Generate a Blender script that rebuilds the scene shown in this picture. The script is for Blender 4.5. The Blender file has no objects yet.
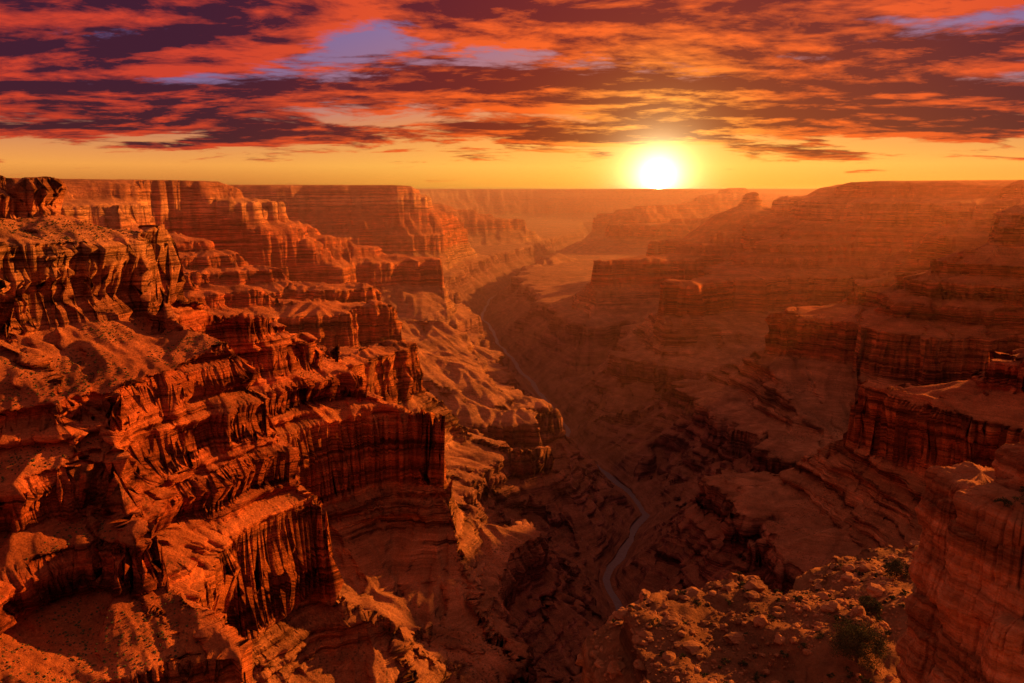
import bpy, math, numpy as np, time
T0=time.time()
rng=np.random.default_rng(7)
F=np.float32
# ------------------------------------------------------------------ noise
def ihash(ix,iy,seed):
    h=ix.astype(np.uint32)*np.uint32(374761393)+iy.astype(np.uint32)*np.uint32(668265263)+np.uint32(seed*2246822519&0xffffffff)
    h=(h^(h>>np.uint32(13)))*np.uint32(1274126177)
    return h^(h>>np.uint32(16))
_a=np.linspace(0,2*np.pi,256,endpoint=False); GX=np.cos(_a).astype(F); GY=np.sin(_a).astype(F)
def pn(x,y,seed=0):
    fx=np.floor(x); fy=np.floor(y)
    ix=fx.astype(np.int32); iy=fy.astype(np.int32)
    x=(x-fx).astype(F); y=(y-fy).astype(F)
    u=x*x*x*(x*(x*6-15)+10); v=y*y*y*(y*(y*6-15)+10)
    def g(dx,dy):
        k=(ihash(ix+dx,iy+dy,seed)&np.uint32(255)).astype(np.int32)
        return GX[k]*(x-dx)+GY[k]*(y-dy)
    a=g(0,0);b=g(1,0);c=g(0,1);d=g(1,1)
    a=a+u*(b-a); c=c+u*(d-c)
    return (a+v*(c-a))*F(1.5)
def sst(a,b,x):
    t=np.clip((x-a)/(b-a),0,1); return t*t*(3-2*t)
def erosion(px,py,dx,dy,seed):
    fx=np.floor(px);fy=np.floor(py);ix=fx.astype(np.int32);iy=fy.astype(np.int32)
    fx=(px-fx).astype(F);fy=(py-fy).astype(F)
    v=np.zeros_like(fx);gx=np.zeros_like(fx);gy=np.zeros_like(fx);wt=np.zeros_like(fx)
    for i in (-2,-1,0,1):
        for j in (-2,-1,0,1):
            h=ihash(ix-i,iy-j,seed)
            hx=(h&np.uint32(1023)).astype(F)*F(.5/1023); hy=((h>>np.uint32(10))&np.uint32(1023)).astype(F)*F(.5/1023)
            qx=fx+i-hx; qy=fy+j-hy
            w=np.exp(-2*(qx*qx+qy*qy)); wt+=w
            m=(qx*dx+qy*dy)*F(2*np.pi)
            v+=np.cos(m)*w; s=-np.sin(m)*w; gx+=s*dx; gy+=s*dy
    return v/wt,gx/wt,gy/wt
# ------------------------------------------------------------------ polar sheet
r=np.concatenate([np.geomspace(14,300,330,endpoint=False),np.geomspace(300,5200,1200,endpoint=False),np.geomspace(5200,110000,430)])
th=np.radians(np.concatenate([np.linspace(-115,-40,70,endpoint=False),np.linspace(-40,40,1060,endpoint=False),np.linspace(40,115,70)]))
R,TH=np.meshgrid(r,th,indexing='ij')
NR,NT=R.shape
X=(R*np.sin(TH)).astype(F);Y=(R*np.cos(TH)).astype(F)
SP=(R*0.0014).astype(F)     # local spacing
def grad(h):
    hr=np.gradient(h,r,axis=0).astype(F); ht=(np.gradient(h,th,axis=1)/R).astype(F)
    s=np.sin(TH).astype(F);c=np.cos(TH).astype(F)
    return hr*s+ht*c, hr*c-ht*s
def lod(lam): return np.clip((lam/SP-2)/3,0,1).astype(F)
# domain warp
wx=pn(X/1100,Y/1100,1)*130+pn(X/420,Y/420,2)*70+pn(X/160,Y/160,3)*26
wy=pn(X/1100,Y/1100,4)*130+pn(X/420,Y/420,5)*70+pn(X/160,Y/160,6)*26
nearfade=sst(250,900,R).astype(F)
XW=X+wx*nearfade; YW=Y+wy*nearfade
def polydist(pts,x,y):
    best=np.full(x.shape,1e12,F); val=np.zeros(x.shape,F)
    for a,b in zip(pts[:-1],pts[1:]):
        ex=b[0]-a[0];ey=b[1]-a[1];L=ex*ex+ey*ey
        t=np.clip(((x-a[0])*ex+(y-a[1])*ey)/L,0,1).astype(F)
        d=(x-(a[0]+t*ex))**2+(y-(a[1]+t*ey))**2
        m=d<best
        best=np.where(m,d,best)
        if len(a)>2: val=np.where(m,a[2]+t*(b[2]-a[2]),val)
    return np.sqrt(best),val
river=[(2200,-1500),(1100,-300),(600,500),(400,1200),(450,1800),(430,2300),(396,2677),(577,3213),(516,3562),(368,4070),(347,4525),(200,5300),(64,6140),(-111,7180),(-300,8700),(-290,10260),(200,13000),(980,16000),(2200,20000),(2600,26000)]
xr=X+wx*.45*nearfade; yr=Y+wy*.45*nearfade
rd,_=polydist(river,xr,yr)
rdw,_=polydist(river,XW,YW)
mix=sst(60,400,rd); dd=rd*(1-mix)+rdw*mix
wid=(1+1.3*sst(6500,14000,Y)).astype(F)
dd2=np.where(dd<600,dd,600+(dd-600)/wid)
base=np.interp(dd2,[0,30,360,1400,2000,2700,4000],[-1400,-1393,-1056,-920,-640,-100,150]).astype(F)
base+=pn(X/1700,Y/1700,11)*50*sst(600,1500,dd)
base=np.where(Y>26000,base+sst(26000,32000,Y)*1500,base)
base=np.minimum(base,150)
ridges=[
 ([(-2200,900,20),(-1150,1150,-30),(-940,1410,-34),(-820,1480,-48)],.62,55),
 ([(-960,1430,-60),(-960,1900,-230),(-850,2300,-360),(-600,2700,-500),(-420,2860,-532)],.55,60),
 ([(-860,1500,-170),(-700,1700,-380),(-540,1870,-500),(-440,1930,-530)],.66,45),
 ([(-1150,1150,-50),(-880,1180,-280),(-650,1290,-450),(-480,1370,-528)],.66,60),
 ([(-1200,900,-50),(-850,900,-400),(-690,930,-528)],.65,45),
 ([(-7000,4300,120),(-3200,5000,120),(-2350,5850,60),(-1900,6250,-100),(-1450,6550,-330),(-680,6700,-530)],.5,90),
 ([(-3000,4600,60),(-1950,4700,-250),(-1300,4700,-450),(-850,4800,-530)],.5,60),
 ([(-3500,3000,80),(-2900,3300,60),(-2000,3500,-150),(-1300,3700,-420),(-780,3850,-530)],.5,60),
 ([(-9000,10000,140),(-4500,10500,140),(-1700,11000,120),(-1000,11300,-250),(-100,11500,-500)],.5,200),
 ([(9000,5500,140),(4000,6000,140),(2900,6400,90),(2350,6000,-200),(1700,5400,-440),(1060,4950,-530)],.5,90),
 ([(2900,6400,90),(2100,7000,-250),(1400,6800,-450),(780,6450,-530)],.5,80),
 ([(5000,5500,120),(3300,5000,70),(2700,4700,-150),(2100,4500,-450)],.5,60),
 ([(5000,3700,120),(2800,3500,60),(2230,3480,-60),(1950,3550,-270),(1650,3690,-440),(1360,3680,-528)],.55,70),
 ([(3500,2000,80),(2100,1950,-30),(1650,1950,-260),(1330,2010,-400),(1090,2140,-528)],.6,60),
 ([(9000,12000,140),(5500,12500,-120),(3900,13000,-230),(3000,13400,-400),(1700,13500,-530)],.45,60),
 ([(5200,18500,60),(3400,17000,-240),(2500,16300,-260),(1300,16500,-480)],.45,60),
 ([(6000,9000,120),(4200,9300,60),(3100,9300,-250),(1800,9200,-500)],.45,60),
 ([(-6000,15500,140),(-2500,15500,100),(-1200,15800,-250),(0,16200,-500)],.45,80),
]
raw=base
for pts,k,w in ridges:
    d,v=polydist(pts,XW,YW)
    q=v-k*np.maximum(d-w,0)-.3*np.maximum(d-480,0)
    K=F(45); mx=np.maximum(raw,q); hh=np.maximum(K-np.abs(raw-q),0)/K
    raw=(mx+hh*hh*K*.25).astype(F)
raw=np.minimum(raw,np.interp(dd,[0,30,350,560,680,850],[-1400,-1393,-1060,-960,-480,200])).astype(F)
# side canyon trenches
wide=([0,20,240,380,700,3000],[0,0,150,480,1500,9000]); gent=([0,15,150,270,420,3000],[0,0,90,330,800,9000])
for tr,pf in (([(430,2300,-1380),(270,1950,-1270),(130,1450,-1130),(60,1000,-1000),(0,500,-850)],wide),
           ([(516,3562,-1380),(100,3200,-1170),(-250,3350,-1000),(-700,3250,-850)],wide),
           ([(396,2677,-1380),(120,2500,-1200),(-120,2350,-1040)],wide),
           ([(-120,2350,-1040),(-330,2340,-950)],gent),
           ([(130,1500,-1130),(-100,1600,-1020),(-250,1640,-950)],gent),
           ([(60,1050,-1000),(-200,1120,-940)],gent),
           ([(577,3213,-1380),(900,2950,-1150),(1300,2750,-1000),(1900,2700,-850)],wide),
           ([(347,4525,-1380),(800,4350,-1150),(1300,4350,-1000),(2200,4500,-800)],wide),
           ([(64,6140,-1380),(-500,5700,-1130),(-1000,5500,-980),(-2000,5300,-800)],wide),
           ([(200,5300,-1380),(700,5700,-1140),(1100,6000,-980),(1700,6300,-800)],wide)):
    d,v=polydist(tr,XW,YW)
    raw=np.minimum(raw,v+np.interp(d,*pf)).astype(F)
print('base',time.time()-T0)
gx,gy=grad(raw); gm=np.sqrt(gx*gx+gy*gy)
nx=gx/(gm+.08); ny=gy/(gm+.08)
sl=sst(.03,.35,gm)
chan=sst(20,180,rd); plat=1-sst(-120,-10,raw)
mask=(sl*.75+.25)*chan*plat
E=np.zeros_like(raw);Ef=np.zeros_like(raw);ex=np.zeros_like(raw);ey=np.zeros_like(raw)
amp=48.;lam=520.
for o in range(6):
    dx=ny+ey*1.1; dy=-(nx+ex*1.1)
    v,vx,vy=erosion(X/lam,Y/lam,dx,dy,20+o)
    v=(1-2*np.arccos(np.clip(v,-1,1))/np.pi).astype(F)
    a=amp*lod(lam*.5)
    E+=v*a
    if o>=1: Ef+=v*a
    ex+=vx*(amp/48.)*1.0; ey+=vy*(amp/48.)*1.0
    amp*=.55;lam*=.5
print('ero',time.time()-T0)
raw2=raw+(E*1.1-10)*mask+pn(X/230,Y/230,31)*8*chan
# strata profile
pr=[(-1500,-1500),(-1400,-1402),(-1068,-1110),(-1050,-1010),(-700,-850),(-566,-750),(-548,-570),(-430,-520),(-418,-460),(-350,-435),(-340,-375),(-275,-345),(-264,-300),(-150,-225),(-134,-90),(-50,-45),(-36,30),(0,70),(200,90)]
raw2+=pn(X/3000,Y/3000,33)*12
Z=np.interp(raw2,[a for a,b in pr],[b for a,b in pr]).astype(F)
# small scale rills on slopes
Z+=Ef*.36*chan*plat*(.3+.7*sl)
Z+=(pn(X/60,Y/60,41)*3.0*lod(30)+pn(X/25,Y/25,42)*1.4*lod(12)+pn(X/11,Y/11,43)*.7*lod(6))*sst(25,80,rd)
# distant butte knob
kd=np.hypot(X-2790,Y-9350)
Z=np.where(kd<1400,np.maximum(Z,np.interp(kd,[0,80,105,150,420,1200],[-10,-30,-100,-170,-290,-900]).astype(F)+pn(X/120,Y/120,50)*14),Z)
# channel
rw=6+5*pn(X/300,Y/300,52)
Z=np.where(rd<rw,F(-1412),np.where(rd<rw+13,np.minimum(Z,-1412+(rd-rw)*1.3),Z)).astype(F)
# near bench
wn=pn(X/40,Y/40,61)*11+pn(X/14,Y/14,62)*4+pn(X/5,Y/5,63)*1.4
wm=pn(X/40,Y/40,64)*11+pn(X/14,Y/14,65)*4+pn(X/5,Y/5,66)*1.4
dM,vM=polydist([(66,128,-76),(95,126,-73),(135,120,-66),(200,100,-45),(320,60,-5)],X+wn,Y+wm)
hM=vM-np.interp(dM,[0,22,26,36,39,46,51,70,300,1000],[0,2,4,6,11,14,44,54,300,1400])
nh=hM+pn(X/17,Y/17,70)*2.2+pn(X/7,Y/7,67)*1.2+pn(X/3,Y/3,68)*.5+pn(X/1.3,Y/1.3,69)*.2*lod(1.3)
Z=np.where(R<900,np.maximum(Z,nh),Z).astype(F)
print('z',time.time()-T0)
# ledge relief on cliffs (horizontal displacement)
gx,gy=grad(Z); gm=np.sqrt(gx*gx+gy*gy)+1e-6
cl=sst(.75,1.6,gm)
off=np.zeros_like(Z)
for lamz,A,s in ((38,12,71),(16,7,72),(7,3.5,73)):
    n=pn(Z/lamz+pn(X/500,Y/500,75)*1.5,(X+Y)/420,s)
    off+=np.clip(n*3.2,-1,1)*A*np.clip(lamz/SP/2-.5,0,1)
off+=(5-np.abs(pn(X/80,Y/80,78))*20)*lod(35)+(np.abs(pn(X/34,Y/34,76))*5-1)*lod(17)+(np.abs(pn(X/14,Y/14,77))*2-.5)*lod(7)
off*=cl*sst(200,500,R)+cl*.12
X2=X-gx/gm*off; Y2=Y-gy/gm*off
def sheet(name,X,Y,Z,mat):
    n,m=X.shape
    co=np.stack([X,Y,Z],-1).reshape(-1,3).astype(F)
    idx=np.arange(n*m,dtype=np.int32).reshape(n,m)
    q=np.stack([idx[:-1,:-1],idx[:-1,1:],idx[1:,1:],idx[1:,:-1]],-1).reshape(-1,4)[:,::-1]
    return rawmesh(name,co,q,mat)
def rawmesh(name,co,q,mat,smooth=True):
    k=q.shape[1]
    me=bpy.data.meshes.new(name)
    me.vertices.add(len(co)); me.vertices.foreach_set('co',np.ascontiguousarray(co,dtype=F).ravel())
    me.loops.add(q.size); me.loops.foreach_set('vertex_index',np.ascontiguousarray(q,dtype=np.int32).ravel())
    me.polygons.add(len(q)); me.polygons.foreach_set('loop_start',np.arange(0,q.size,k,dtype=np.int32))
    me.update(calc_edges=True)
    me.polygons.foreach_set('use_smooth',np.full(len(q),smooth))
    me.materials.append(mat)
    ob=bpy.data.objects.new(name,me); bpy.context.collection.objects.link(ob)
    return ob
# ------------------------------------------------------------------ node helper
class NT_:
    def __init__(s,tree): s.t=tree; s.n=tree.nodes; s.l=tree.links
    def put(s,sock,v):
        if isinstance(v,bpy.types.NodeSocket): s.l.new(v,sock)
        else: sock.default_value=v
    def m(s,op,a,b=None,c=None,clamp=False):
        n=s.n.new('ShaderNodeMath'); n.operation=op; n.use_clamp=clamp
        for i,v in enumerate((a,b,c)):
            if v is not None: s.put(n.inputs[i],v)
        return n.outputs[0]
    def v(s,op,a,b=None,out=0,scale=None):
        n=s.n.new('ShaderNodeVectorMath'); n.operation=op
        s.put(n.inputs[0],a)
        if b is not None: s.put(n.inputs[1],b)
        if scale is not None: s.put(n.inputs['Scale'],scale)
        return n.outputs[out]
    def noise(s,vec,scale,detail=6,rough=.55,dist=0,out=0):
        n=s.n.new('ShaderNodeTexNoise'); s.put(n.inputs['Vector'],vec)
        n.inputs['Scale'].default_value=scale;n.inputs['Detail'].default_value=detail;n.inputs['Roughness'].default_value=rough;n.inputs['Distortion'].default_value=dist
        return n.outputs[out]
    def ramp(s,f,stops,interp='LINEAR'):
        n=s.n.new('ShaderNodeValToRGB'); e=n.color_ramp.elements; n.color_ramp.interpolation=interp
        while len(e)<len(stops): e.new(.5)
        for i,(p,c) in enumerate(stops):
            e[i].position=p
        for i,(p,c) in enumerate(stops):
            e[i].color=(*c,1) if not isinstance(c,(int,float)) else (c,c,c,1)
        s.put(n.inputs[0],f); return n.outputs[0]
    def mixc(s,f,a,b,mode='MIX'):
        n=s.n.new('ShaderNodeMix'); n.data_type='RGBA'; n.blend_type=mode
        s.put(n.inputs[0],f)
        for k,v in ((6,a),(7,b)):
            s.put(n.inputs[k],(*v,1) if isinstance(v,tuple) and len(v)==3 else v)
        return n.outputs[2]
    def mr(s,x,a,b,c=0,d=1,smooth=True):
        n=s.n.new('ShaderNodeMapRange'); n.interpolation_type='SMOOTHSTEP' if smooth else 'LINEAR'
        s.put(n.inputs[0],x)
        for i,v in enumerate((a,b,c,d)): n.inputs[i+1].default_value=v
        return n.outputs[0]
    def xyz(s,v):
        n=s.n.new('ShaderNodeSeparateXYZ'); s.put(n.inputs[0],v); return n.outputs
    def comb(s,x,y,z):
        n=s.n.new('ShaderNodeCombineXYZ')
        for i,v in enumerate((x,y,z)): s.put(n.inputs[i],v)
        return n.outputs[0]
def newmat(name):
    m=bpy.data.materials.new(name); m.use_nodes=True; t=NT_(m.node_tree)
    b=m.node_tree.nodes['Principled BSDF']; b.inputs['Roughness'].default_value=.95
    try: b.inputs['Specular IOR Level'].default_value=.05
    except: pass
    return m,t,b
def rock_material(name,fine=1.0,veg=True,near=False):
    m,t,b=newmat(name)
    g=t.n.new('ShaderNodeNewGeometry'); P=g.outputs['Position']; Nn=g.outputs['Normal']
    px,py,pz=t.xyz(P)
    w=t.noise(P,.0025,3,.5)
    zz=t.m('ADD',pz,t.m('MULTIPLY',t.m('SUBTRACT',w,.5),40))
    zf=t.mr(zz,-1450,120,0,1,False)
    col=t.ramp(zf,[(0,(.15,.05,.03)),(.24,(.23,.075,.04)),(.285,(.34,.125,.05)),(.30,(.42,.17,.065)),(.44,(.43,.155,.05)),(.455,(.48,.12,.032)),(.565,(.56,.15,.038)),(.60,(.44,.095,.028)),(.70,(.52,.13,.036)),(.74,(.44,.095,.028)),(.79,(.56,.19,.065)),(.86,(.60,.26,.095)),(.91,(.50,.17,.06)),(1,(.34,.13,.05))])
    sv=t.v('MULTIPLY',P,(.0012,.0012,.045*fine))
    b1=t.noise(sv,1,5,.65)
    sv2=t.v('MULTIPLY',P,(.01,.01,.28*fine))
    b2=t.noise(sv2,1,4,.6)
    nz=t.xyz(Nn)[2]
    cliff=t.mr(nz,.80,.55)
    band=t.m('MULTIPLY_ADD',t.m('SUBTRACT',b1,.5),4.8,1.0)
    band=t.m('MULTIPLY_ADD',t.m('SUBTRACT',b2,.5),3.4,band)
    band=t.m('MINIMUM',t.m('MAXIMUM',band,.25),1.7)
    bm=t.m('MULTIPLY_ADD',t.m('SUBTRACT',band,1),t.m('MULTIPLY_ADD',cliff,.7,.3),1)
    talus=t.mixc(.35,col,(.42,.155,.05))
    col2=t.mixc(cliff,talus,col)
    col2=t.v('SCALE',col2,scale=bm)
    n3=t.noise(P,.012,8,.65)
    col2=t.v('SCALE',col2,scale=t.mr(n3,.3,.7,.6,1.4,False))
    n4=t.noise(P,.35,6,.7)
    col2=t.v('SCALE',col2,scale=t.mr(n4,.3,.7,.65,1.35,False))
    if veg:
        vo=t.n.new('ShaderNodeTexVoronoi'); vo.inputs['Scale'].default_value=.13
        t.put(vo.inputs['Vector'],P)
        vn=t.noise(P,.008,4,.6)
        thr=t.mr(vn,.40,.62,0.0,.36,False)
        dot=t.m('LESS_THAN',vo.outputs['Distance'],thr)
        dot=t.m('MULTIPLY',dot,t.mr(nz,.6,.8))
        col2=t.mixc(t.m('MULTIPLY',dot,.6),col2,(.07,.05,.022))
    t.put(b.inputs['Base Color'],col2)
    # bump
    hb=t.m('MULTIPLY',t.noise(P,.035,11,.74),20)
    hs=t.m('MULTIPLY',t.m('MULTIPLY',b1,cliff),34)
    hs2=t.m('MULTIPLY',t.m('MULTIPLY',b2,cliff),9)
    hh=t.m('ADD',t.m('ADD',hb,hs),hs2)
    if near: hh=t.m('MULTIPLY',t.m('ADD',t.noise(P,.6,9,.68),t.m('MULTIPLY',t.noise(t.v('MULTIPLY',P,(.15,.15,2.2)),1,5,.6),.5)),1.4)
    bp=t.n.new('ShaderNodeBump'); bp.inputs['Strength'].default_value=1; bp.inputs['Distance'].default_value=1
    t.put(bp.inputs['Height'],hh); t.l.new(bp.outputs[0],b.inputs['Normal'])
    return m
mrock=rock_material('canyon_rock')
ter=sheet('canyon_terrain',X2,Y2,Z,mrock)
print('mesh',time.time()-T0)
# ------------------------------------------------------------------ river
m,t,b=newmat('river_water'); b.inputs['Base Color'].default_value=(.08,.035,.022,1); b.inputs['Roughness'].default_value=.3
b.inputs['Specular IOR Level'].default_value=.18
g=t.n.new('ShaderNodeNewGeometry'); bp=t.n.new('ShaderNodeBump'); bp.inputs['Distance'].default_value=1.5; bp.inputs['Strength'].default_value=.7
t.put(bp.inputs['Height'],t.noise(g.outputs['Position'],.06,5,.6)); t.l.new(bp.outputs[0],b.inputs['Normal'])
gxs,gys=np.meshgrid(np.linspace(-9000,9000,30),np.linspace(-3000,28000,40),indexing='xy')
sheet('river',gxs.astype(F),gys.astype(F),np.full(gxs.shape,-1401,F),m)
# ------------------------------------------------------------------ scatter helpers
def samp(rmin,rmax,n,tmin=-38,tmax=38):
    rr=np.sqrt(rng.uniform(rmin**2,rmax**2,n)); i=np.clip(np.searchsorted(r,rr)-1,0,NR-2)
    tt=np.radians(rng.uniform(tmin,tmax,n)); j=np.clip(np.searchsorted(th,tt)-1,0,NT-2)
    a=rng.random(n);c=rng.random(n)
    def L(A): return A[i,j]*(1-a)*(1-c)+A[i+1,j]*a*(1-c)+A[i,j+1]*(1-a)*c+A[i+1,j+1]*a*c
    return L(X2),L(Y2),L(Z),gm[i,j]
def ico(sub):
    import bmesh
    bm=bmesh.new(); bmesh.ops.create_icosphere(bm,subdivisions=sub,radius=1)
    v=np.array([q.co[:] for q in bm.verts]); f=np.array([[q.index for q in p.verts] for p in bm.faces]); bm.free(); return v,f
def scatter_mesh(name,pts,size,mat,sub=1,flat=.7,rough=.3,sink=.2,smooth=False):
    v,f=ico(sub); n=len(pts); k=len(v)
    D=1+rng.uniform(-rough,rough,(n,k,1))
    A=rng.uniform(0,2*np.pi,n); ca,sa=np.cos(A),np.sin(A)
    S=size[:,None,None]*np.stack([rng.uniform(.7,1.3,n),rng.uniform(.7,1.3,n),rng.uniform(.6,1.1,n)*flat],-1)[:,None,:]
    V=v[None]*D*S
    x=V[...,0]*ca[:,None]-V[...,1]*sa[:,None]; y=V[...,0]*sa[:,None]+V[...,1]*ca[:,None]
    V=np.stack([x,y,V[...,2]],-1)+pts[:,None,:]; V[...,2]+=(size*flat*(1-sink)*.5)[:,None]
    Fq=(f[None]+(np.arange(n)*k)[:,None,None]).reshape(-1,3)
    return rawmesh(name,V.reshape(-1,3),Fq,mat,smooth)
# shrubs far
mveg,t,b=newmat('scrub_foliage')
g=t.n.new('ShaderNodeNewGeometry'); nn=t.noise(g.outputs['Position'],.7,4,.6)
t.put(b.inputs['Base Color'],t.ramp(nn,[(.3,(.035,.038,.014)),(.7,(.11,.105,.035))]))
x,y,z,s=samp(600,2000,60000)
keep=(s<.85)&(z>-840)&(pn(x/120,y/120,90)>-.1)
P=np.stack([x,y,z],-1)[keep]
scatter_mesh('scrub_vegetation',P,rng.uniform(.6,1.7,len(P)),mveg,1,.85,.35,.1)
# boulders near
mb=rock_material('boulder_rock',1,False,True)
x,y,z,s=samp(75,230,15000,4,39)
keep=(z>-125)&(pn(x/14,y/14,91)>-.45)
P=np.stack([x,y,z],-1)[keep]; sz=.22*rng.pareto(2.6,len(P))+.13; sz=np.clip(sz,.13,1.7)
scatter_mesh('boulder_rubble',P,sz,mb,2,.8,.24,.5)
x,y,z,s=samp(85,200,700,8,38)
keep=(z>-90)&(s<1.1)
P=np.stack([x,y,z],-1)[keep]
def leafcloud(cent,n,rad,leaf):
    d=rng.normal(size=(n,3)); d/=np.linalg.norm(d,axis=1)[:,None]
    p=cent+d*rad*(rng.random((n,1))**.45)
    u=rng.normal(size=(n,3)); u/=np.linalg.norm(u,axis=1)[:,None]
    w=np.cross(u,rng.normal(size=(n,3))); w/=np.linalg.norm(w,axis=1)[:,None]
    s=leaf*rng.uniform(.6,1.4,(n,1))
    return np.stack([p-u*s,p+w*s*.55,p+u*s,p-w*s*.55],1)
def plant_leaves(base,h,w,nclump,nleaf,leaf):
    out=[]
    for i in range(nclump):
        a=rng.uniform(0,6.28); q=rng.random()**.6*w*.5; zz=h*(.25+.65*rng.random())*(1-.35*(q/(w*.5))**2)
        c=np.array(base)+[math.cos(a)*q,math.sin(a)*q,zz]
        out.append(leafcloud(c,nleaf,np.array([w*.17,w*.17,h*.13])*rng.uniform(.6,1.3),leaf))
    return np.concatenate(out)
allq=[]
for p in P[:220]:
    h=rng.uniform(.5,1.7); dist=np.hypot(p[0],p[1])
    allq.append(plant_leaves(p-[0,0,.2],h,h*1.3,8,30,.05+.0006*dist))
q=np.concatenate(allq); rawmesh('sagebrush',q.reshape(-1,3),np.arange(len(q)*4).reshape(-1,4),mveg,False)
def ground(xq,yq):
    rr=math.hypot(xq,yq); i=np.searchsorted(r,rr); j=np.searchsorted(th,math.atan2(xq,yq)); return float(Z[i,j])
mbark,t,b=newmat('juniper_bark'); b.inputs['Base Color'].default_value=(.10,.06,.04,1)
def juniper(xq,yq,h,w,zq=None,ncl=60,nl=130):
    z0=ground(xq,yq)-.2 if zq is None else zq
    root=bpy.data.objects.new('juniper_tree',None); bpy.context.collection.objects.link(root); root.location=(xq,yq,z0)
    V=[];Q=[]
    def limb(a,b2,r0,r1):
        a=np.array(a,float);b2=np.array(b2,float);d=b2-a;u=np.cross(d,[.3,.2,1.]);u/=np.linalg.norm(u);w_=np.cross(d,u);w_/=np.linalg.norm(w_)
        k=len(V)
        for s_ in range(4):
            f=s_/3; c=a+d*f+(u*math.sin(f*5)*.06*np.linalg.norm(d)); rr=r0+(r1-r0)*f
            for e in range(7):
                A=e/7*6.283; V.append(c+(u*math.cos(A)+w_*math.sin(A))*rr)
        for s_ in range(3):
            for e in range(7):
                Q.append((k+s_*7+e,k+s_*7+(e+1)%7,k+(s_+1)*7+(e+1)%7,k+(s_+1)*7+e))
    limb((0,0,0),(.1,.05,h*.45),.2*h/4,.11*h/4)
    for i in range(9):
        A=i*2.4; zz=h*rng.uniform(.1,.42)
        limb((.05,0,zz),(math.cos(A)*w*.35,math.sin(A)*w*.35,zz+h*rng.uniform(.2,.45)),.09*h/4,.025)
    tr=rawmesh('trunk',np.array(V),np.array(Q),mbark); tr.parent=root
    qq=plant_leaves((0,0,0),h,w,ncl,nl,.10)
    fo=rawmesh('foliage',qq.reshape(-1,3),np.arange(len(qq)*4).reshape(-1,4),mveg,False); fo.parent=root
juniper(57,118,8.0,8.0,ncl=110,nl=170)
juniper(66.0,134,3.6,4.2,ncl=50,nl=110)
juniper(78.0,148,4.2,4.6,ncl=50,nl=110)
# ------------------------------------------------------------------ foreground sandstone outcrop
def pillar(cx,cy,zb,zt,rx,ry,rot,seed):
    nth,nz=560,340
    A=np.linspace(0,2*np.pi,nth,endpoint=False); zz=np.linspace(0,1,nz)
    AA,ZZ=np.meshgrid(A,zz,indexing='xy')
    Hh=zt-zb; z=ZZ*Hh
    ca,sa=np.cos(AA),np.sin(AA)
    se=(np.abs(ca)**4+np.abs(sa)**4)**(-1/4)
    ux=ca*se*rx;uy=sa*se*ry
    px=ux+cx+seed*7;py=uy+cy
    rad=1.16-.24*ZZ
    led=np.clip(pn(z/3.6+pn(px/7,py/7,seed)*.9,px/9,seed+1)*3.5,-1,1)*.06+np.clip(pn(z/1.3+pn(px/5,py/5,seed+12)*.5,(px+py)/4,seed+2)*2.5,-1,1)*.022+pn(z/.45,(px-py)/2,seed+6)*.012
    # vertical joints that stop at bedding planes: blocky faces
    lay=np.floor(z/4.2+pn(px/12,py/12,seed+13)*.5)
    jt=-np.exp(-(pn(px/3.1+lay*3.7,py/3.1+lay*1.9,seed+4)/.055)**2)*.11-np.exp(-(pn(px/1.5+lay*1.7,py/1.5,seed+14)/.06)**2)*.045
    jt+=np.round(pn(px/3.4+lay*2.3,py/3.4,seed+3)*4)/4*.14+pn(px/1.1,py/1.1+z/1.2,seed+5)*.03+pn(px/.5,z/.5,seed+8)*.012
    rad=rad+led+jt
    top=np.sqrt(np.clip(1-np.clip((ZZ-.965)/.035,0,1)**2.2,0,1)); rad=rad*top
    x=ux*rad;y=uy*rad
    c,s=math.cos(rot),math.sin(rot)
    xw=cx+x*c-y*s; yw=cy+x*s+y*c
    zw=zb+z+ (pn(xw/3,yw/3,seed+9)*.9+pn(xw/.9,yw/.9,seed+10)*.3)*sst(.8,1,ZZ)
    co=np.stack([xw,yw,zw],-1).reshape(-1,3)
    idx=np.arange(nz*nth).reshape(nz,nth); nx_=np.roll(idx,-1,1)
    q=np.stack([idx[:-1],nx_[:-1],nx_[1:],idx[1:]],-1).reshape(-1,4)
    return co,q
cos=[];qs=[];k=0
for a in [(50.3,73,-92,-29.5,4.2,6.5,.3,101),(55.0,74,-92,-25,4.5,6,.1,115),(58.5,75,-92,-21.5,5.0,6,.5,131),(49.3,68,-92,-39,3.4,4,.9,147),(52,83,-92,-30.5,5,5,.2,160)]:
    co,q=pillar(*a); cos.append(co); qs.append(q+k); k+=len(co)
mo=rock_material('outcrop_rock',3,False,True)
rawmesh('sandstone_outcrop',np.concatenate(cos),np.concatenate(qs),mo)
allq=[]
for (x_,y_,z_,h) in [(49,71,-29.4,1.5),(50.5,73,-29.2,1.3),(47.6,72,-29.9,1.1),(53.5,71.5,-25,1.5),(55,72,-24.8,1.2),(51.5,69.5,-29.2,1.0),(52,74,-25.6,1.4)]:
    allq.append(plant_leaves((x_,y_,z_-.1),h,h*1.4,14,60,.06))
q=np.concatenate(allq); rawmesh('desert_shrub',q.reshape(-1,3),np.arange(len(q)*4).reshape(-1,4),mveg,False)
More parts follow.
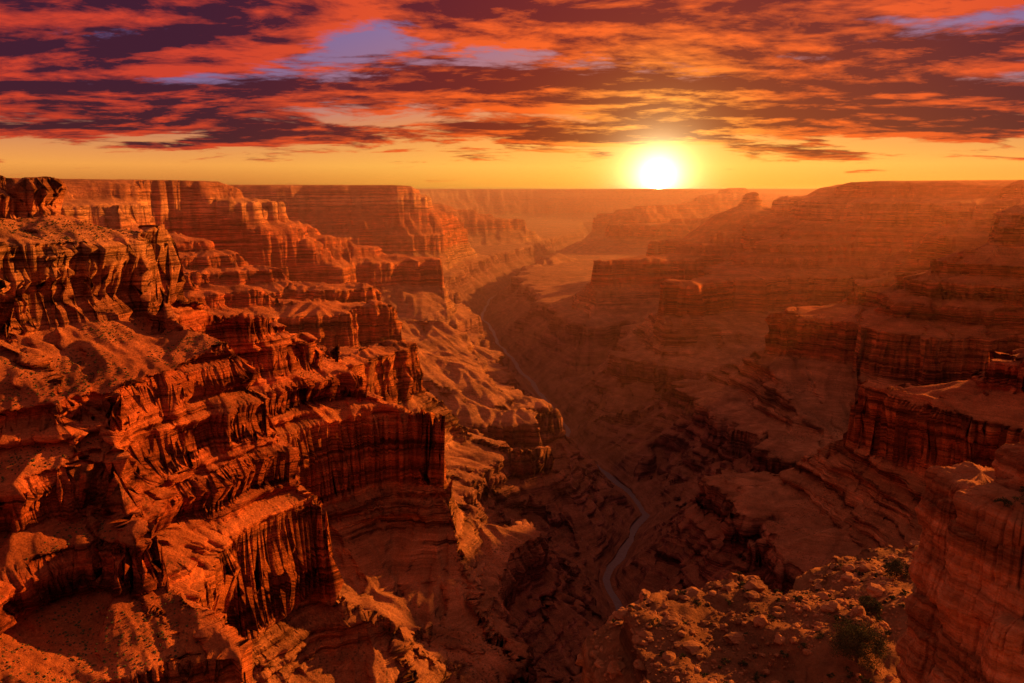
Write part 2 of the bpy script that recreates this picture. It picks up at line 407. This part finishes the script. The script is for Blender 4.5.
# ------------------------------------------------------------------ haze
def haze(name,x0,x1,y0,y1,z0,z1,dens,col,g):
    m=bpy.data.materials.new(name); m.use_nodes=True; nt=m.node_tree; nt.nodes.clear()
    o=nt.nodes.new('ShaderNodeOutputMaterial')
    sc=nt.nodes.new('ShaderNodeVolumeScatter'); sc.inputs['Density'].default_value=dens; sc.inputs['Color'].default_value=(*col,1); sc.inputs['Anisotropy'].default_value=g
    nt.links.new(sc.outputs[0],o.inputs['Volume'])
    bpy.ops.mesh.primitive_cube_add(size=1,location=((x0+x1)/2,(y0+y1)/2,(z0+z1)/2)); hz=bpy.context.object; hz.name=name; hz.scale=(x1-x0,y1-y0,z1-z0)
    hz.data.materials.append(m)
haze('atmospheric_haze',-45000,45000,2200,65000,-1500,120,5.0e-5,(1,.44,.24),.72)
# ------------------------------------------------------------------ world
AZ,EL=math.radians(10.3),math.radians(1.0)
S=(math.sin(AZ)*math.cos(EL),math.cos(AZ)*math.cos(EL),math.sin(EL))
w=bpy.data.worlds.new('sky'); bpy.context.scene.world=w; w.use_nodes=True; w.node_tree.nodes.clear(); t=NT_(w.node_tree)
out=t.n.new('ShaderNodeOutputWorld'); bg=t.n.new('ShaderNodeBackground'); t.l.new(bg.outputs[0],out.inputs[0])
tc=t.n.new('ShaderNodeTexCoord'); d=t.v('NORMALIZE',tc.outputs['Generated'])
dx,dy,dz=t.xyz(d); ez=t.m('MAXIMUM',dz,0.0)
ang=t.m('MULTIPLY',t.m('ARCCOSINE',t.m('MINIMUM',t.v('DOT_PRODUCT',d,S,out=1),.999999)),57.2958)
zr=t.m('MULTIPLY',ez,2.0)
near=t.ramp(zr,[(0,(1.0,.33,.02)),(.06,(1.0,.50,.08)),(.15,(.90,.32,.08)),(.28,(.42,.17,.17)),(.44,(.24,.18,.36)),(.65,(.40,.17,.14)),(1,(.38,.16,.15))])  # top stops, above the view, brightened to add ambient fill
far=t.ramp(zr,[(0,(.60,.13,.015)),(.06,(.92,.36,.07)),(.15,(.50,.19,.12)),(.24,(.20,.14,.30)),(.42,(.13,.12,.36)),(.65,(.34,.15,.14)),(1,(.34,.15,.16))])  # top stops carry the same added overhead fill
sky=t.mixc(t.mr(ang,6,36),near,far)
sky=t.v('SCALE',sky,scale=t.mr(ang,50,140,1,.75))
den=t.m('ADD',ez,.10)
cx=t.m('DIVIDE',dx,den); cy=t.m('DIVIDE',dy,den)
Pc=t.comb(cx,t.m('MULTIPLY',cy,1.35),3.7)
n1=t.noise(Pc,1.05,13,.62,.25)
Ps=t.v('ADD',Pc,(S[0]*.2,S[1]*.2,0))
n2=t.noise(Ps,1.05,8,.6,.25)
n5=t.noise(Pc,3.4,9,.64,.5)
gapd=t.v('DOT_PRODUCT',d,(-.1388/1.08,1.05/1.08,.195/1.08),out=1)
gap=t.mr(gapd,.980,.999,0,.11)
bias=t.mr(dz,.022,.080,-.13,.155)
bias=t.m('ADD',bias,t.mr(dz,.27,.45,0,-.3))  # clouds thinned overhead so they block less of the added fill
nn=t.m('SUBTRACT',t.m('ADD',n1,bias),gap)
dens=t.mr(nn,.47,.57)
lit=t.m('MULTIPLY_ADD',t.m('SUBTRACT',n1,n2),7.5,.06)
lit=t.m('MULTIPLY_ADD',t.m('SUBTRACT',n5,.5),2.8,lit)
thin=t.mr(nn,.50,.66,.6,0)
lit=t.m('ADD',lit,thin,clamp=True)
sunp=t.mr(ang,4,34)
dark=t.mixc(sunp,(.20,.011,.005),(.050,.007,.018))
brt0=t.mixc(t.mr(ang,2,11),(1.3,.45,.05),(1.0,.13,.008))
brt=t.mixc(sunp,brt0,(.62,.048,.016))
cc=t.mixc(lit,dark,brt)
final=t.mixc(t.m('MULTIPLY',dens,.97),sky,cc)
def gl(sig,amp,col):
    e=t.m('EXPONENT',t.m('MULTIPLY',ang,-1/sig)); return t.v('SCALE',col,scale=t.m('MULTIPLY',e,amp))
final=t.v('ADD',final,gl(.9,9,(1,.78,.40)))
final=t.v('ADD',final,gl(2.6,.9,(1,.5,.10)))
final=t.v('ADD',final,t.v('SCALE',gl(8,.5,(1,.25,.012)),scale=t.m('SUBTRACT',1,t.m('MULTIPLY',dens,.85))))
disc=t.mr(ang,.95,.6,0,260)
final=t.v('ADD',final,t.v('SCALE',(1,.50,.16),scale=disc))
skyt=t.n.new('ShaderNodeTexSky'); skyt.sky_type='NISHITA'; skyt.sun_disc=False; skyt.sun_elevation=math.radians(6); skyt.sun_rotation=math.radians(22)
final=t.v('ADD',final,t.v('SCALE',skyt.outputs[0],scale=.0008))
t.l.new(final,bg.inputs[0]); bg.inputs[1].default_value=1
# ------------------------------------------------------------------ sun
sl_=bpy.data.lights.new('sun','SUN'); so=bpy.data.objects.new('sun',sl_); bpy.context.collection.objects.link(so)
sl_.energy=8.5; sl_.angle=math.radians(.8); sl_.color=(1,.35,.065)
a,e=math.radians(55),math.radians(17)
from mathutils import Vector
so.rotation_euler=Vector((math.sin(a)*math.cos(e),math.cos(a)*math.cos(e),math.sin(e))).to_track_quat('Z','Y').to_euler()
# ------------------------------------------------------------------ camera
c=bpy.data.cameras.new('camera'); co=bpy.data.objects.new('camera',c); bpy.context.collection.objects.link(co)
c.sensor_width=36; c.lens=27.7; c.clip_start=.5; c.clip_end=300000
co.location=(0,0,0); co.rotation_euler=(math.radians(79.2),0,0)
sc_=bpy.context.scene; sc_.camera=co
sc_.view_settings.view_transform='Standard'; sc_.view_settings.look='None'; sc_.view_settings.exposure=0
print('done',time.time()-T0)
